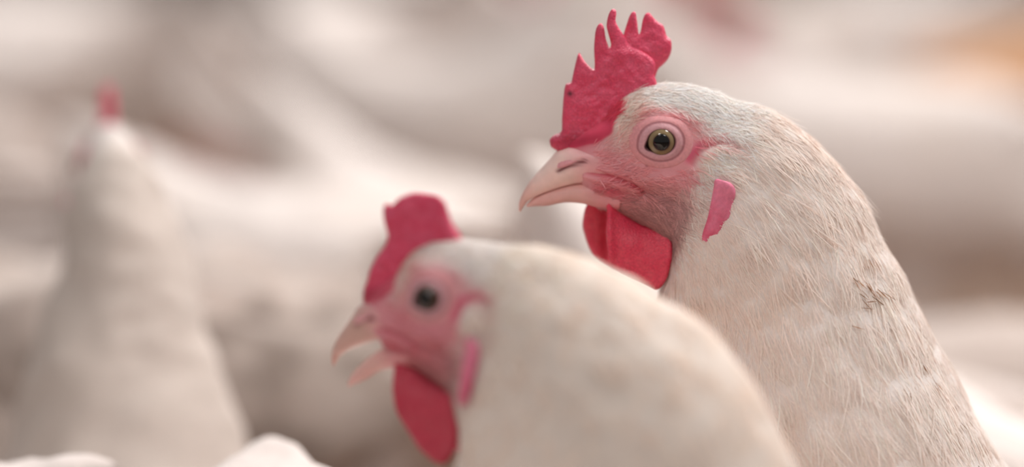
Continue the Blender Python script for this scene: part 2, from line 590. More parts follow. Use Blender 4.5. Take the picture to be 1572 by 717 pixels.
def comb_part(head, parent, mat, poly, rear=None, seedcol=0):
    def col(u, v, d):
        nz = vnoise(u / 14, v / 9, 0 * u + 3.3 + seedcol)
        c = np.broadcast_to(RED, u.shape + (3,)).copy()
        c = mix(c, lin(232, 104, 134), np.clip(0.35 + 0.5 * nz, 0, 1) * 0.6)
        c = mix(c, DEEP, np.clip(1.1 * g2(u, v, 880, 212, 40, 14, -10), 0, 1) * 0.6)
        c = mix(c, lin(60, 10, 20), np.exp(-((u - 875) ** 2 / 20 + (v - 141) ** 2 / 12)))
        return c
    wave = lambda u, v: 0.7 * np.sin((v * 0.9 - u * 0.35 + 26 * vnoise(u / 30, v / 30, 0 * u)) * 0.5) * ss(60, 130, v) + 2.2 * vnoise(u / 16, v / 16, 0 * u + 5) + 1.1 * vnoise(u / 6, v / 6, 0 * u + 8)
    th = lambda u, v: 5 + 9 * ss(20, 210, v)
    lat = lambda u, v: 6 * ss(150, 20, v) * np.sin(u / 16.0)
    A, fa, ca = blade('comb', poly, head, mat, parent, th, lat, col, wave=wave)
    if rear:
        lat2 = lambda u, v: -9 - 14 * ss(960, 1030, u) + 2 * np.sin(v / 9)
        B, fb, cb = blade('comb', rear, head, mat, parent, lambda u, v: 6 + 0 * u, lat2, col, wave=wave)
        n = len(A)
        A = np.concatenate([A, B]); ca = np.concatenate([ca, cb])
        fa = fa + [[k + n for k in f] for f in fb]
    return mesh_obj('comb', A, fa, mat, parent, ca)


def make_hen(name, head, mid_ribs, trunk_ribs, hi=1, comb=COMB, comb_rear=None, wattles=(WATTLE, WATTLE_FAR), gape=0.0, tint=None, stain=0.0, legs=True, barbs=None, barb_body=False, marks=False, iris=(136, 116, 84), flush=0.0, horn=None, seed=1, tail_up=0.0, lumps=5.0, folded=True):
    """one hen facing -X in its own frame; hi = level of detail"""
    root = empty(name)
    ribs = head.ribs(HEAD_RIBS) + list(mid_ribs) + list(trunk_ribs)
    nh = len(HEAD_RIBS)
    k = {2: (12, 6, 8), 1: (6, 4, 5), 0: (3, 3, 4)}[hi]
    dens = [k[0]] * (nh + 1) + [k[1]] * (len(mid_ribs) - 2) + [k[2]] * (len(trunk_ribs) + 0)
    dens = dens[:len(ribs) - 1]
    nseg = {2: 208, 1: 112, 0: 48}[hi]
    G = loft(ribs, dens, nseg)
    Nn, Fl = normals(G)
    U, Vv = head.inv(G[..., 0], G[..., 1])
    ring = np.arange(G.shape[0])[:, None] / sum(dens[:nh + 3])
    inhead = ss(1.0, 0.75, ring) * np.ones_like(U)
    latm = ss(6, 30, np.abs(G[..., 2]))
    G = G + Nn * (sculpt(U, Vv) * inhead * latm)[..., None]
    # clumps of feathers
    nn = vnoise(G[..., 0] / 46, G[..., 1] / 46, G[..., 2] / 46 + seed) + 0.6 * vnoise(G[..., 0] / 20, G[..., 1] / 20, G[..., 2] / 20 + seed)
    G = G + Nn * (lumps * nn * (1 - 0.8 * inhead))[..., None]
    big = vnoise(G[..., 0] / 170, G[..., 1] / 130, G[..., 2] / 130 + seed)
    G = G + Nn * (lumps * 1.6 * big * (1 - inhead))[..., None]
    Nn, Fl = normals(G)
    nz = vnoise(U / 18, Vv / 18, G[..., 2] / 18 + 9)
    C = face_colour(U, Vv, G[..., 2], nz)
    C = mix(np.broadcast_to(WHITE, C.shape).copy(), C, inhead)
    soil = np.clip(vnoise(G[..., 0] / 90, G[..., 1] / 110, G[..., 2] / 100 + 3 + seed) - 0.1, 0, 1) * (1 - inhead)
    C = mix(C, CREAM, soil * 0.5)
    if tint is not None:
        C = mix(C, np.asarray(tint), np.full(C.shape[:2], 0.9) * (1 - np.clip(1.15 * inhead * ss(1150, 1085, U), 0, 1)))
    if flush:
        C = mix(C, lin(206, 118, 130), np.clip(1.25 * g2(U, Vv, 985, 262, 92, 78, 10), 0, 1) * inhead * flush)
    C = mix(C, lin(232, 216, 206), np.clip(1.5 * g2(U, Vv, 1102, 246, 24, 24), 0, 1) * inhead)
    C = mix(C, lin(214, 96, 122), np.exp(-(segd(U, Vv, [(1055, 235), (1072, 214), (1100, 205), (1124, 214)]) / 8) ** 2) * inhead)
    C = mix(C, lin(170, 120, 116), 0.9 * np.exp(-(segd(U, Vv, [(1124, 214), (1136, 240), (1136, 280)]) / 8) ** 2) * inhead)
    if stain:
        C = mix(C, lin(104, 90, 80), np.clip(ss(0.15, 0.55, vnoise(G[..., 0] / 75, G[..., 1] / 45, G[..., 2] / 60 + seed)) * (1 - inhead), 0, 1) * stain)
    M = hu2m(G)
    body = grid_obj('body', M, M_BODY, root, C)
    Nm, Fm = dir2m(Nn), dir2m(Fl)

    # canonical side surface lookup
    hr = sum(dens[:nh + 2])
    su, sv, sl = U[:hr, :nseg // 2].ravel(), Vv[:hr, :nseg // 2].ravel(), G[:hr, :nseg // 2, 2].ravel()

    def surf(u, v):
        u, v = np.atleast_1d(np.asarray(u, float)), np.atleast_1d(np.asarray(v, float))
        out = np.empty(u.shape)
        for i in np.ndindex(u.shape):
            dd = (su - u[i]) ** 2 + (sv - v[i]) ** 2
            q = np.argpartition(dd, 6)[:6]
            wt = 1 / (dd[q] + 1.0)
            out[i] = (sl[q] * wt).sum() / wt.sum()
        return out

    # beak
    s2 = max(20, nseg // 4)
    up = [(796, 322, 799, 325, 1), (797, 309, 803, 318, 4.5), (804, 292, 812, 306, 10), (816, 274, 828, 297, 15), (833, 255, 850, 289, 20),
          (846, 241, 875, 282, 25), (856, 230, 900, 279, 30), (875, 222, 932, 281, 37), (905, 218, 962, 290, 44)]
    B = loft(up, [6] * 8, s2, 0.92)
    bn, _ = normals(B)
    bu, bv, bl = B[..., 0], B[..., 1], B[..., 2]
    slit = np.exp(-(segd(bu, bv, [(857, 259), (872, 251), (897, 242)]) / 3.0) ** 2)
    ridge = np.exp(-(segd(bu, bv, [(815, 304), (840, 293), (870, 283), (905, 276), (945, 280)]) / 4.5) ** 2)
    B = B + bn * (ridge * 1.6 - slit * 3)[..., None]
    bc = np.broadcast_to(HORN if horn is None else lin(*horn), bu.shape + (3,)).copy()
    bc = mix(bc, lin(218, 172, 160), ss(830, 800, bu) * 0.8)
    bc = mix(bc, PINK, ss(850, 905, bu + 0.5 * (240 - bv)) * 0.85)
    bc = mix(bc, lin(238, 205, 196), ridge * 0.5)
    bc = mix(bc, lin(112, 34, 46), slit)
    grid_obj('upper_beak', hu2m(head.grid(B)), M_BEAK, root, bc)
    lo = [(808, 314, 809, 317, 1), (820, 303, 822, 316, 8), (838, 294, 842, 315, 14), (866, 284, 868, 310, 20), (895, 278, 897, 312, 27), (925, 278, 925, 320, 34), (955, 286, 950, 322, 40)]
    Lw = loft(lo, [6] * 6, s2, 0.92)
    lc = np.broadcast_to(lin(224, 176, 168), Lw.shape).copy()
    lc = mix(lc, PINK2, ss(880, 930, Lw[..., 0]) * 0.55)
    if gape:
        c_, s_ = math.cos(R(-gape)), math.sin(R(-gape))
        du, dv = Lw[..., 0] - 950, Lw[..., 1] - 290
        Lw[..., 0], Lw[..., 1] = 950 + du * c_ - dv * s_, 290 + du * s_ + dv * c_
    grid_obj('lower_beak', hu2m(head.grid(Lw)), M_BEAK, root, lc)

    # comb and wattles
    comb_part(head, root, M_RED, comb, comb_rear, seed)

    def wcol(u, v, d):
        nzz = vnoise(u / 9, v / 9, 0 * u + 1.7)
        c = np.broadcast_to(lin(220, 58, 86), u.shape + (3,)).copy()
        c = mix(c, lin(228, 96, 110), np.clip(0.3 + 0.6 * nzz, 0, 1) * 0.5)
        c = mix(c, lin(176, 22, 52), np.clip(g2(u, v, 985, 330, 40, 22, 35), 0, 1) * 0.5)  # shade of the hollow under the jaw, painted into the wattle
        return c
    for i, (poly, sg) in enumerate(zip(wattles, (1, -1))):
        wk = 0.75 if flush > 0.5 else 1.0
        def lat(u, v, sg=sg):
            b = 26 + 14 * ss(300, 380, v) - 27 * g2(u, v, 982, 326, 38, 20, 35) + 8 * np.exp(-((u - 934) / 9) ** 2) + 5 * ss(1010, 1032, u)
            return sg * b + 2.0 * vnoise(u / 22, v / 22, 0 * u + 4)
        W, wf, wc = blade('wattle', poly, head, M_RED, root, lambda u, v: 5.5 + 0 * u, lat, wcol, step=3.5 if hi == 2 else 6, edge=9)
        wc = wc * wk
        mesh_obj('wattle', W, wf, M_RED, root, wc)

    # eyes, lids, nostril flaps, ear lobes on both sides
    eu, ev, er = 1013.0, 210.0, 26.0
    es = float(surf(eu, ev)[0])
    nphi = 64 if hi == 2 else 32
    phi = np.arange(nphi) / nphi * 2 * math.pi
    for sg in (1, -1):
        th = np.concatenate([np.linspace(0.02, 1.0, 16), np.linspace(1.1, 3.1, 10)])
        E = np.empty((len(th), nphi, 3))
        E[..., 0] = eu + er * np.sin(th)[:, None] * np.cos(phi)
        E[..., 1] = ev + er * np.sin(th)[:, None] * np.sin(phi)
        E[..., 2] = sg * (es - 9 + er * np.cos(th)[:, None] * np.ones(nphi))
        rr = er * np.sin(th)[:, None] * np.ones(nphi)
        ec = np.broadcast_to(lin(*iris), E.shape).copy()
        ec = mix(ec, lin(*iris) * 0.5, ss(15.5, 12, rr))
        ec = mix(ec, lin(26, 18, 14), ss(18.6, 20.5, rr) * 1.0)
        ec[th > 1.0] = lin(26, 18, 14)
        eye = grid_obj('eye', hu2m(head.grid(E)), M_EYE, root, ec)
        tp = np.linspace(0.02, 0.50, 8)
        K = np.empty((8, nphi, 3))
        K[..., 0] = eu + (er + .35) * np.sin(tp)[:, None] * np.cos(phi)
        K[..., 1] = ev + (er + .35) * np.sin(tp)[:, None] * np.sin(phi)
        K[..., 2] = sg * (es - 9 + (er + .35) * np.cos(tp)[:, None] * np.ones(nphi))
        grid_obj('pupil', hu2m(head.grid(K)), M_EYE, eye, np.broadcast_to(lin(8, 6, 6), K.shape).copy())
        # eyelid
        prof = [(-0.12, 2), (0.0, 9.0), (0.10, 10.2), (0.24, 9.6), (0.38, 7.2), (0.47, 5.2), (0.52, 4.6), (0.60, 4.9), (0.74, 3.6), (0.88, 1.6), (1.0, 0.0), (1.06, -4)]
        D = np.empty((len(prof), nphi, 3))
        rin = 20.3 + 5.5 * np.exp(-(((phi - 2.75 + math.pi) % (2 * math.pi) - math.pi) / 0.33) ** 2) + 1.0 * np.cos(2 * phi)
        rout = 46 + 3 * np.cos(2 * phi)
        dc = np.empty(D.shape)
        for i, (t, h) in enumerate(prof):
            r_ = rin + (rout - rin) * t
            D[i, :, 0] = eu + r_ * np.cos(phi)
            D[i, :, 1] = ev + r_ * np.sin(phi) * 0.95
            kk = min(max(t, 0), 1)
            D[i, :, 2] = sg * (es * (1 - kk) + surf(D[i, :, 0], D[i, :, 1]) * kk + h * 0.85 * (1 - 0.25 * (t > .3) * np.cos(phi)))
            cc = lin(210, 158, 163) if t < 0.4 else (lin(176, 116, 122) if abs(t - 0.5) < 0.06 else lin(222, 154, 157))
            if t <= 0.0:
                cc = lin(110, 70, 74)
            dc[i] = cc
        grid_like = hu2m(head.grid(D))
        F = grid_faces(len(prof), nphi)
        mesh_obj('eyelid', grid_like.reshape(-1, 3), F, M_SKIN, root, dc.reshape(-1, 3))
        # nostril flap
        th2 = np.linspace(0.03, math.pi - 0.03, 16)
        ns2 = 32
        ps = np.arange(ns2) / ns2 * 2 * math.pi
        a_ = 29 * np.cos(th2)[:, None] * np.ones(ns2)
        rad = np.sin(th2)[:, None]
        b_ = rad * np.cos(ps)
        b_ = np.where(b_ > 0, b_ * 5, b_ * 16)          # lower lip flat, upper side domed
        l_ = rad * np.sin(ps) * 9
        ang = R(-23)
        Fq = np.empty(a_.shape + (3,))
        Fq[..., 0] = 877 + a_ * math.cos(ang) - b_ * math.sin(ang) * 1.0
        Fq[..., 1] = 244 + a_ * math.sin(ang) + b_ * math.cos(ang)
        Fq[..., 2] = sg * (22 + 0.16 * a_ + l_ + 0.35 * b_)
        fc = np.broadcast_to(lin(228, 164, 170), Fq.shape).copy()
        grid_obj('nostril_flap', hu2m(head.grid(Fq)), M_SKIN, root, fc)
        # ear lobe
        cl = np.array([(1106, 266), (1108, 280), (1103, 305), (1097, 330), (1089, 350), (1082, 366)], float)
        cl = crom(cl, [4] * 5)
        hw = 16.5 * np.sqrt(np.clip(1 - (np.linspace(-0.93, 1, len(cl))) ** 4, 0, 1)) * np.linspace(1.05, 0.8, len(cl)) + 0.6
        q = np.arange(24) / 24 * 2 * math.pi
        T = np.empty((len(cl), 24, 3))
        T[..., 0] = cl[:, 0][:, None] + hw[:, None] * np.cos(q)
        T[..., 1] = cl[:, 1][:, None] + hw[:, None] * np.cos(q) * 0.25
        tl = surf(T[..., 0], T[..., 1])
        T[..., 2] = sg * (tl + 9.0 + 5.0 * np.sin(q) * (hw / 13)[:, None] + 3.0 * vnoise(T[..., 0] / 9, T[..., 1] / 11, 0 * T[..., 0] + 2))
        tcn = vnoise(T[..., 0] / 7, T[..., 1] / 14, 0 * T[..., 0])
        tc_ = mix(np.broadcast_to(LOBE, T.shape).copy(), lin(212, 76, 110), np.clip(0.5 + 0.5 * tcn, 0, 1) * ss(270, 350, T[..., 1]))
        grid_obj('earlobe', hu2m(head.grid(T)), M_SKIN, root, tc_)

    # plumage barbs
    if barbs:
        side = ss(-0.1, 0.4, np.abs(Nn[..., 2]) + 0.2)
        lobem = np.exp(-(segd(U, Vv, [(1108, 272), (1103, 305), (1084, 362)]) / 17) ** 4) + 0.7 * np.exp(-(segd(U, Vv, [(1092, 275), (1082, 310), (1066, 355)]) / 12) ** 4)
        featherm = 1 - np.clip(1.2 * lobem + 1.6 * g2(U, Vv, 895, 206, 50, 18, -16) + 1.1 * g2(U, Vv, 1070, 228, 24, 18, -30) + 1.3 * g2(U, Vv, 1013, 218, 62, 50) + 1.3 * g2(U, Vv, 895, 255, 60, 40) + ss(912, 890, U), 0, 1)
        featherm = np.where(inhead > 0.02, np.clip(featherm, 0.0, 1) * inhead + (1 - inhead), 1.0)
        ringm = ring * np.ones_like(U)
        vis = ss(3.4, 2.2, ringm) * 0.95 + 0.05
        if barb_body:
            vis = ss(1.0, 1.6, ringm)
        Ln = 0.0042 + 0.010 * ss(0.55, 1.5, ringm)
        # short stiff bristles of face and jaw
        feather_strips('bristles', M, Nm, Fm, np.clip(C * 1.12 + 0.02, 0, 0.9), inhead * (0.15 + featherm) * (1 - 0.8 * np.exp(-(segd(U, Vv, [(890, 256), (935, 264), (978, 286)]) / 11) ** 2)) * (1 - np.clip(lobem, 0, 1)) * (1 - np.clip(1.2 * g2(U, Vv, 1070, 228, 26, 18, -30), 0, 1)) * (U > 908) * (1 - np.clip(1.6 * g2(U, Vv, 900, 204, 50, 18, -16), 0, 1)) * ss(0.0, 30, np.hypot(U - 1013, Vv - 215) - 44), barbs // 3, 0.0042, 0.00022, root, 0.38, 0.10, seed + 1, 0.16)
        feather_strips('plumage', M, Nm, Fm, C, featherm * (ringm > 0.40) * vis, barbs, Ln, 0.00034, root, 0.2, 0.022, seed + 2, 0.035)

    if marks:
        rng = np.random.default_rng(5)
        V, F, cc = [], [], []
        spots = [(1324, 430, 42, 9, 12), (1338, 438, 35, 6, 8), (1318, 395, 50, 5, 3), (1300, 425, 40, 7, 3), (1316, 460, 5, 10, 3), (1381, 576, 70, 4, 2), (1410, 552, 60, 3, 2), (1424, 568, 60, 5, 3),
                 (1462, 634, 40, 4, 2), (1495, 700, 62, 6, 4), (1452, 650, 40, 8, 2)]
        hs = G[:, :nseg // 2]
        for (u_, v_, a_, sp, n_) in spots:
            for k_ in range(n_):
                uu, vv = u_ + rng.normal(0, sp), v_ + rng.normal(0, sp)
                q = np.unravel_index(np.argmin((hs[..., 0] - uu) ** 2 + (hs[..., 1] - vv) ** 2), hs.shape[:2])
                n0 = Nn[q]
                an = R(a_ + rng.normal(0, 11))
                t0 = np.array([math.cos(an), math.sin(an), 0.0])
                t0 = t0 - n0 * t0.dot(n0); t0 /= np.linalg.norm(t0)
                s0 = np.cross(n0, t0)
                ln, wd = rng.uniform(9, 27), rng.uniform(0.5, 1.1)
                p0 = hs[q] + n0 * 4.5
                b0 = len(V)
                for (tt, w_) in ((0, .5), (.5, 1), (1, .2)):
                    V += [p0 + t0 * ln * tt - s0 * wd * w_ - n0 * tt * 1.0, p0 + t0 * ln * tt + s0 * wd * w_ - n0 * tt * 1.0]
                F += [[b0, b0 + 1, b0 + 3, b0 + 2], [b0 + 2, b0 + 3, b0 + 5, b0 + 4]]
                c0 = lin(156, 112, 78) * rng.uniform(0.55, 1.3)
                cc += [c0] * 6
        mk = mesh_obj('soiled_barbs', hu2m(np.array(V)), F, M_PLUME, root, np.array(cc))
        mk['kind'] = 'stuff'
        mk['label'] = 'short brown dirt streaks on the neck'

    # wings, tail, legs
    tr = list(trunk_ribs)
    for sg in (1, -1):
        wr = [(1330, 950, 1300, 1020, 12), (1420, 915, 1380, 1130, 30), (1560, 925, 1520, 1210, 36), (1720, 940, 1680, 1235, 34), (1880, 940, 1860, 1205, 30), (2030, 930, 2020, 1130, 22), (2150, 930, 2145, 1040, 12), (2230, 940, 2228, 985, 4)]
        Wg = loft(wr, [7] * 7, 28)
        gx = np.linspace(0, 1, Wg.shape[0])[:, None]
        body_lat = np.interp(Wg[..., 0], [1250, 1340, 1440, 1560, 1720, 1880, 2030, 2150, 2240], [225, 255, 268, 285, 285, 262, 220, 172, 130])
        v0 = np.abs(Wg[..., 1] - 1060) / 300
        wn = vnoise(Wg[..., 0] / 60, Wg[..., 1] / 22, Wg[..., 2] / 60)
        Wg[..., 2] = sg * (body_lat - 60 * v0 ** 2 + Wg[..., 2] + 5 * wn)
        if folded:
            Wg[..., 0] += getattr(head, 'wing_dx', 0)
            Wg[..., 1] += getattr(head, 'wing_dy', 0)
        wc = mix(np.broadcast_to(WHITE, Wg.shape).copy(), CREAM, np.clip(wn, 0, 1) * 0.6)
        if tint is not None:
            wc = wc * 0.1 + np.asarray(tint) * 0.9
        if stain:
            wc = mix(wc, lin(104, 90, 80), ss(0.1, 0.5, vnoise(Wg[..., 0] / 75, Wg[..., 1] / 45, Wg[..., 2] / 60 + seed)) * stain)
        M_ = hu2m(trunk_map(head, Wg))
        grid_obj('wing', M_, M_BODY, root, wc)
    tf = None
    for i in range(11):
        a = (i - 5) / 5.0
        if tf is None:
            n = 10
            t = np.linspace(0, 1, n)
            half = 50 * np.sin(np.clip(t * 1.1 + 0.12, 0, 1) * math.pi * 0.5) * np.sqrt(np.clip(1 - ((t - 0.55) / 0.455).clip(0) ** 2, 0, 1)) + 0.5
            V = []
            for k_ in range(n):
                for w_, hh in ((-1, 0), (-0.5, 2.5), (0, 5), (0.5, 2.5), (1, 0)):
                    V.append((t[k_] * 330, w_ * half[k_], hh - 30 * t[k_] ** 2))
            F = np.array([[r_ * 5 + c_, r_ * 5 + c_ + 1, r_ * 5 + c_ + 6, r_ * 5 + c_ + 5] for r_ in range(n - 1) for c_ in range(4)])
            cc = np.broadcast_to(WHITE if tint is None else np.asarray(tint), (len(V), 3)).copy()
            tf = mesh_obj('tail_feather', np.array(V) * PX, F, M_PLUME, root, cc)
            o = tf
        else:
            o = tf.copy(); COL.objects.link(o); o.parent = root
        p = trunk_map(head, np.array([[2195.0 + 40 * (1 - abs(a)), 860.0 + 110 * abs(a), 38.0 * a]]))
        o.location = hu2m(p)[0]
        o.rotation_euler = (R(80) * a, -R(38 + tail_up + getattr(head, 'trunk_tilt', 0) - 16 * abs(a)), -R(14) * a)
    if legs:
        for sg in (1, -1):
            lr = [(1560, 1300, 1720, 1330, 80), (1580, 1420, 1720, 1440, 62), (1630, 1530, 1725, 1545, 38), (1672, 1620, 1715, 1632, 19), (1668, 1700, 1702, 1704, 14), (1652, 1800, 1684, 1802, 13), (1636, 1900, 1672, 1902, 15), (1630, 1932, 1668, 1936, 16), (1640, 1944, 1660, 1946, 10)]
            Lg = loft(lr, [4] * 8, 20)
            vv = Lg[..., 1].copy()
            lcx = mix(np.broadcast_to(WHITE, Lg.shape).copy(), lin(222, 178, 120), ss(1590, 1640, vv))
            Lg[..., 2] = sg * (120 + Lg[..., 2])
            V = [hu2m(Lg).reshape(-1, 3)]
            Fs = [f for f in grid_faces(*Lg.shape[:2]).tolist()]
            Cs = [lcx.reshape(-1, 3)]
            nb = Lg.shape[0] * Lg.shape[1]
            for (da, ln) in ((180, 190), (145, 160), (215, 160), (10, 80)):
                tr_ = np.linspace(0, 1, 8)
                q = np.arange(10) / 10 * 2 * math.pi
                ra = np.array([15, 13, 12, 13, 11, 10, 7, 1.5])
                T = np.empty((8, 10, 3))
                T[..., 0] = 1648 + math.cos(R(da)) * ln * tr_[:, None] - math.sin(R(da)) * ra[:, None] * np.cos(q)
                T[..., 2] = sg * (120 + math.sin(R(da)) * ln * tr_[:, None] + math.cos(R(da)) * ra[:, None] * np.cos(q))
                T[..., 1] = FLOOR_V - 1 - ra[:, None] - ra[:, None] * np.sin(q) * 0.95
                V.append(hu2m(T).reshape(-1, 3))
                Fs += [[k_ + nb for k_ in f] for f in grid_faces(8, 10).tolist()]
                nb += 80
                Cs.append(np.broadcast_to(lin(222, 178, 120), (80, 3)))
            mesh_obj('leg', np.concatenate(V), Fs, M_LEG, root, np.concatenate(Cs))
    return root


def trunk_map(head, G):
    """trunk pieces follow the trunk when it is tipped"""
    a = R(getattr(head, 'trunk_tilt', 0))
    G = np.array(G, float)
    if a:
        du, dv = G[..., 0] - 1640, G[..., 1] - 1250
        G[..., 0], G[..., 1] = 1640 + du * math.cos(a) + dv * math.sin(a), 1250 - du * math.sin(a) + dv * math.cos(a)
    return G


def tip_ribs(head, ribs):
    out = []
    for r in ribs:
        p = trunk_map(head, np.array([[r[0], r[1], 0.0], [r[2], r[3], 0.0]]))
        out.append((p[0, 0], p[0, 1], p[1, 0], p[1, 1], r[4]))
    return out


def copy_tree(o, parent=None):
    c = o.copy()
    COL.objects.link(c)
    if parent:
        c.parent = parent
    for ch in list(o.children):
        copy_tree(ch, c)
    return c


def place(root, loc, rz, scale=1.0):
    root.location = loc
    root.rotation_euler = (0, 0, R(rz))
    root.scale = (scale,) * 3


# ------------------------------------------------------------------ setting: litter floor
def floor_mat():
    m, nt, p = new_mat('litter_floor')
    N, L = nt.nodes, nt.links
    tc = N.new('ShaderNodeTexCoord')
    n1 = N.new('ShaderNodeTexNoise'); n1.inputs['Scale'].default_value = 7; n1.inputs['Detail'].default_value = 8
    n2 = N.new('ShaderNodeTexVoronoi'); n2.inputs['Scale'].default_value = 130
    L.new(tc.outputs['Object'], n1.inputs['Vector']); L.new(tc.outputs['Object'], n2.inputs['Vector'])
    r = N.new('ShaderNodeValToRGB')
    r.color_ramp.elements[0].position = 0.3; r.color_ramp.elements[0].color = (*lin(104, 88, 80), 1)
    r.color_ramp.elements[1].position = 0.7; r.color_ramp.elements[1].color = (*lin(150, 128, 114), 1)
    L.new(n1.outputs[0], r.inputs[0]); L.new(r.outputs[0], p.inputs['Base Color'])
    b = N.new('ShaderNodeBump'); b.inputs['Strength'].default_value = 0.6; b.inputs['Distance'].default_value = 0.004
    L.new(n2.outputs['Distance'], b.inputs['Height']); L.new(b.outputs[0], p.inputs['Normal'])
    p.inputs['Roughness'].default_value = 0.95
    return m


fl = mesh_obj('floor', [(-12, -6, 0), (12, -6, 0), (12, 22, 0), (-12, 22, 0)], [[0, 1, 2, 3]], floor_mat(), smooth=False)
fl['kind'] = 'structure'

# wood shavings lying on the floor
def shavings():
    rng = np.random.default_rng(3)
    n = 9000
    x = rng.uniform(-1.6, 1.6, n); y = rng.uniform(-0.4, 6.5, n); a = rng.uniform(0, 6.28, n)
    l = rng.uniform(0.006, 0.016, n); wd = rng.uniform(0.002, 0.006, n); z = rng.uniform(0.001, 0.004, n)
    dx, dy = np.cos(a), np.sin(a)
    V = np.empty((n, 6, 3))
    for k, t in enumerate((-1, 0, 1)):
        for s_, sg in enumerate((-1, 1)):
            V[:, k * 2 + s_, 0] = x + dx * l * t - dy * wd * sg
            V[:, k * 2 + s_, 1] = y + dy * l * t + dx * wd * sg
            V[:, k * 2 + s_, 2] = z + (0.004 if t == 0 else 0)
    b = np.arange(n)[:, None] * 6
    F = np.concatenate([b + np.array([0, 1, 3, 2]), b + np.array([2, 3, 5, 4])])
    c = np.repeat((lin(206, 160, 116) * (0.75 + 0.5 * rng.random((n, 1))))[:, None, :], 6, 1)
    o = mesh_obj('wood_shavings', V.reshape(-1, 3), F, M_PLUME, None, c.reshape(-1, 3))
    o['kind'] = 'stuff'
    o['label'] = 'tan wood shavings scattered over the barn floor between the hens'
    o['category'] = 'litter'


shavings()

# ------------------------------------------------------------------ the sharp hen
H0 = Head()
main = make_hen('hen', H0, ALERT, TRUNK, hi=2, comb=COMB, comb_rear=COMB_REAR, barbs=120000, seed=1, flush=0.28, lumps=3.0, marks=True)
tag(main, 'sharp white hen in profile with tall jagged red comb and closed beak', 'hen')
base = at(786, 358.5, 0.0)
place(main, ((OX - 786.0) * PX, 0.0, base.z - (FLOOR_V - 358.5) * PX), 0)

# ------------------------------------------------------------------ the hen in front, turned a little away
H1 = Head(ang=-4)
front = make_hen('hen', H1, HUNCH, TRUNK, hi=1, comb=COMB_FOLD, wattles=(WATTLE_LONG, WATTLE_LONG), gape=17, barbs=26000, iris=(84, 62, 48), flush=0.7, horn=(208, 168, 156), tint=lin(225, 211, 199), seed=5, lumps=5.0)
tag(front, 'blurred white hen with open beak and folded red comb in front of the sharp hen', 'hen')


def place_by_eye(root, head, px, py, Y, rz, scale):
    """stand the hen so that its near eye lies on the given point"""
    u, v = head.fwd(1013.0, 215.0)
    e = hu2m(np.array([[u, v, 60.0]]))[0] * scale
    t = at(px, py, Y)
    c, s = math.cos(R(rz)), math.sin(R(rz))
    place(root, (t.x - (e[0] * c - e[1] * s), t.y - (e[0] * s + e[1] * c), 0.0), rz, scale)
    root.location.z = t.z - e[2]
    return root.location.z


dz = place_by_eye(front, H1, 660, 462, -0.115, -28, 0.93)
print('front hen foot height', dz)

# ------------------------------------------------------------------ the flock behind: three poses
GROUP = 'white hens of the blurred flock'
HA = Head(ang=3)
pose_alert = make_hen('hen', HA, ALERT, TRUNK, hi=0, comb=COMB_SMALL, wattles=(WATTLE, WATTLE), seed=11, lumps=11, tint=lin(201, 188, 178))
HB = Head(shift=(90, 190), ang=-4)
RELAX = [(1175, 325, 1128, 600, 80), (1235, 340, 1132, 640, 104), (1300, 372, 1128, 700, 132), (1360, 430, 1115, 770, 165), (1410, 510, 1100, 850, 195), (1455, 600, 1090, 930, 222), (1510, 690, 1110, 1030, 250), (1580, 765, 1150, 1140, 278)]
pose_relaxed = make_hen('hen', HB, RELAX, TRUNK, hi=0, comb=COMB_SMALL, wattles=(WATTLE, WATTLE), seed=12, lumps=9)
HC = Head(shift=(-150, 1270), ang=-52)
HC.trunk_tilt = 16
FEED = [(945, 1395, 1075, 1555, 78), (985, 1335, 1105, 1520, 92), (1030, 1255, 1150, 1490, 112), (1085, 1165, 1195, 1465, 142), (1150, 1085, 1240, 1445, 178), (1240, 1020, 1290, 1430, 225), (1370, 970, 1365, 1430, 270)]
pose_feeding = make_hen('hen', HC, FEED, tip_ribs(HC, TRUNK[1:]), hi=0, comb=COMB_SMALL, wattles=(WATTLE, WATTLE), seed=13, lumps=9, tail_up=8)

HD = Head(shift=(-140, 1290), ang=-56)
pose_pecking = make_hen('hen', HD, FEED[:5] + [(1240, 990, 1262, 1400, 225), (1400, 905, 1330, 1400, 275)], TRUNK[1:], hi=1, comb=COMB_SMALL, wattles=(WATTLE, WATTLE), seed=14, lumps=8, tail_up=-30)
HT = Head(shift=(-140, 1290), ang=-56)
pose_tan = make_hen('hen', HT, FEED[:5] + [(1240, 990, 1262, 1400, 225), (1400, 905, 1330, 1400, 275)], TRUNK[1:], hi=0, comb=COMB_SMALL, wattles=(WATTLE, WATTLE), seed=15, lumps=8, tail_up=-30, tint=lin(196, 142, 92))
HE = Head(shift=(-150, 1270), ang=-52)
HE.trunk_tilt = 16
pose_tipped = make_hen('hen', HE, FEED, tip_ribs(HE, TRUNK[1:]), hi=0, comb=COMB_SMALL, wattles=(WATTLE, WATTLE), seed=16, lumps=9, tail_up=-45)
LEVEL = FEED[:5] + [(1230, 1010, 1262, 1405, 225), (1370, 925, 1320, 1410, 272)]
HL = Head(shift=(-140, 1290), ang=-56)
HL.trunk_tilt = -10
HN = Head(shift=(-140, 1290), ang=-56)
HN.trunk_tilt = -18
pose_level = make_hen('hen', HN, LEVEL, tip_ribs(HN, TRUNK[1:]), hi=1, comb=COMB_SMALL, wattles=(WATTLE, WATTLE), seed=17, lumps=7, tail_up=-24, tint=lin(217, 206, 200))
pose_ruffled = make_hen('hen', HL, LEVEL, tip_ribs(HL, TRUNK[1:]), hi=1, comb=COMB_SMALL, wattles=(WATTLE, WATTLE), seed=18, lumps=15, tail_up=-20, barbs=16000, barb_body=True, tint=lin(190, 177, 168), stain=0.6)  # grey tint holds soiled plumage and painted shade together
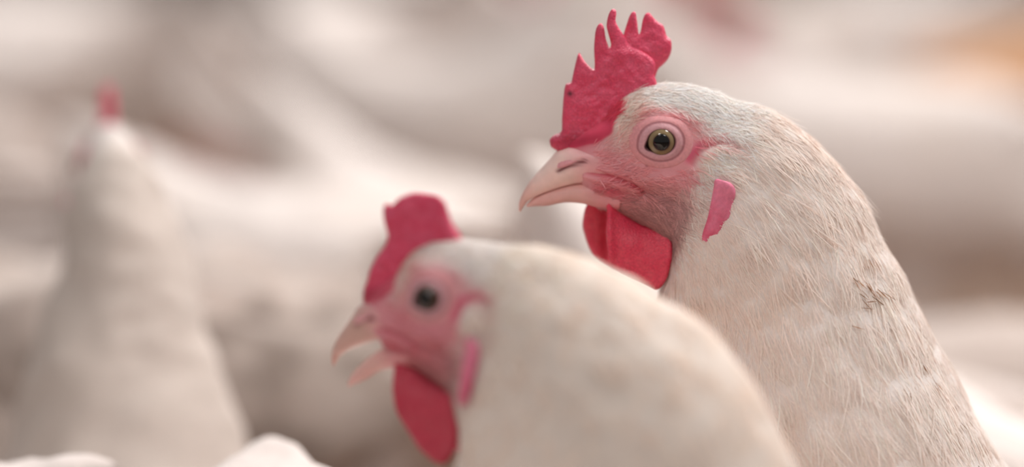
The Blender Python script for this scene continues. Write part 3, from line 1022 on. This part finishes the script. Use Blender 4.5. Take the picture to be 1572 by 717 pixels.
pose_dusky = make_hen('hen', HD, FEED[:5] + [(1240, 990, 1262, 1400, 225), (1400, 905, 1330, 1400, 275)], TRUNK[1:], hi=0, comb=COMB_SMALL, wattles=(WATTLE, WATTLE), seed=19, lumps=9, tail_up=-30, tint=lin(186, 171, 162))
POSES = {'dusky': pose_dusky, 'tipped': pose_tipped, 'level': pose_level, 'ruffled': pose_ruffled, 'tan': pose_tan, 'pecking': pose_pecking, 'alert': pose_alert, 'relaxed': pose_relaxed, 'feeding': pose_feeding}
used = set()


def flock(pose, px, Y, rz, scale, label, u0=1640.0, group=GROUP):
    """a hen whose trunk middle stands at image column px at depth Y"""
    if pose in used:
        r = copy_tree(POSES[pose])
    else:
        r = POSES[pose]
        used.add(pose)
    c, s = math.cos(R(rz)), math.sin(R(rz))
    x = at(px, 358, Y).x
    du = (u0 - OX) * PX * scale
    place(r, (x - du * c, Y - du * s, 0), rz, scale)
    tag(r, label, 'hen', group)
    return r


def flock_by_eye(pose, px, py, Y, rz, label, group=GROUP, side=60.0):
    """a hen standing on the floor and just tall enough for its head to reach the given point"""
    head = {'alert': HA, 'relaxed': HB}[pose]
    r = flock(pose, px, Y, rz, 1.0, label, group=group)
    u, v = head.fwd(1013.0, 215.0)
    e = hu2m(np.array([[u, v, side]]))[0]
    t = at(px, py, Y)
    sc = t.z / e[2]
    c, s = math.cos(R(rz)), math.sin(R(rz))
    place(r, (t.x - sc * (e[0] * c - e[1] * s), t.y - sc * (e[0] * s + e[1] * c), 0), rz, sc)
    print(label, 'scale %.2f' % sc, 'at', [round(q, 2) for q in r.location])
    return r


def flock_by_top(pose, px, py, Y, rz, label, top, group=GROUP):
    """a hen standing on the floor whose point top = (u, v) reaches the given point"""
    r = flock(pose, px, Y, rz, 1.0, label, group=group)
    e = hu2m(np.array([[top[0], top[1], 0.0]]))[0]
    t = at(px, py, Y)
    sc = t.z / e[2]
    c, s = math.cos(R(rz)), math.sin(R(rz))
    place(r, (t.x - sc * e[0] * c, t.y - sc * e[0] * s, 0), rz, sc)
    print(label, 'scale %.2f' % sc, 'at', [round(q, 2) for q in r.location])
    return r


TAIL = (2240, 426)
RUMP = (2300, 745)
BACK = (1800, 865)
LBACK = (2100, 888)
flock_by_eye('alert', 170, 255, 0.25, -77, 'blurred white hen seen from behind with a narrow upright red comb', side=0)
flock_by_top('ruffled', 540, 372, 0.47, 28, 'ruffled greyish hen bent down just behind the open-beaked hen', LBACK)
flock_by_top('tipped', 798, 228, 0.30, 165, 'white hen with raised pointed rump under the beak of the sharp hen', (2174, 572))
flock_by_top('level', 392, 762, -0.06, 92, 'hen showing only its rumpled white back along the bottom edge', (1985, 963))
flock_by_top('level', -390, 700, 0.03, 8, 'hen showing only a sliver of white back in the bottom corner', (1985, 963))
flock_by_top('feeding', 335, 5, 0.95, 176, 'white hen with steeply raised tail behind the ruffled hen', TAIL)
flock_by_top('relaxed', 670, 84, 1.75, 170, 'white hen in the back row behind the jagged comb', BACK)
flock_by_top('dusky', -300, 150, 1.1, 182, 'greyish hen cut by the left edge beside the hen with the upright comb', BACK)
flock_by_top('pecking', -10, 30, 2.2, 10, 'pale hen near the top left corner', BACK)
flock_by_top('pecking', 1290, 112, 1.35, 180, 'white hen standing broadside right of the sharp hen head', BACK)
flock_by_eye('alert', 1072, -58, 2.1, 5, 'pale hen with dark red wattle just over the jagged comb')
flock_by_eye('relaxed', 1140, 78, 1.6, -30, 'pale hen with a pink face rising behind the broadside hen')
flock_by_top('dusky', 1560, 490, 0.55, 10, 'pale hen low beside the back of the sharp hen', BACK)
flock_by_eye('relaxed', 860, -22, 2.45, 12, 'far hen with red wattles at the top edge')
flock_by_top('pecking', 470, 10, 2.5, -15, 'far hen beyond the steeply raised tail', BACK)
flock_by_top('tan', 1712, 38, 1.75, 25, 'tan brown hen cut off by the upper right corner', BACK)
flock_by_top('pecking', 1330, -15, 2.7, 0, 'far hen between the dark red wattle and the tan brown hen', BACK)
flock_by_top('pecking', 500, 287, 0.73, 172, 'pinkish white hen between the steeply raised tail and the ruffled hen', BACK)
for px, yy, rz, lab in ((60, 3.3, 170, 'hen of the last row above the upright comb'), (560, 3.5, 12, 'hen of the last row beyond the raised tail hens, near the top middle'),
                        (930, 3.4, 185, 'hen of the last row beyond the jagged comb'), (1420, 3.6, 10, 'hen of the last row beside the tan brown hen')):
    flock_by_top('pecking', px, -22, yy, rz, lab, BACK)
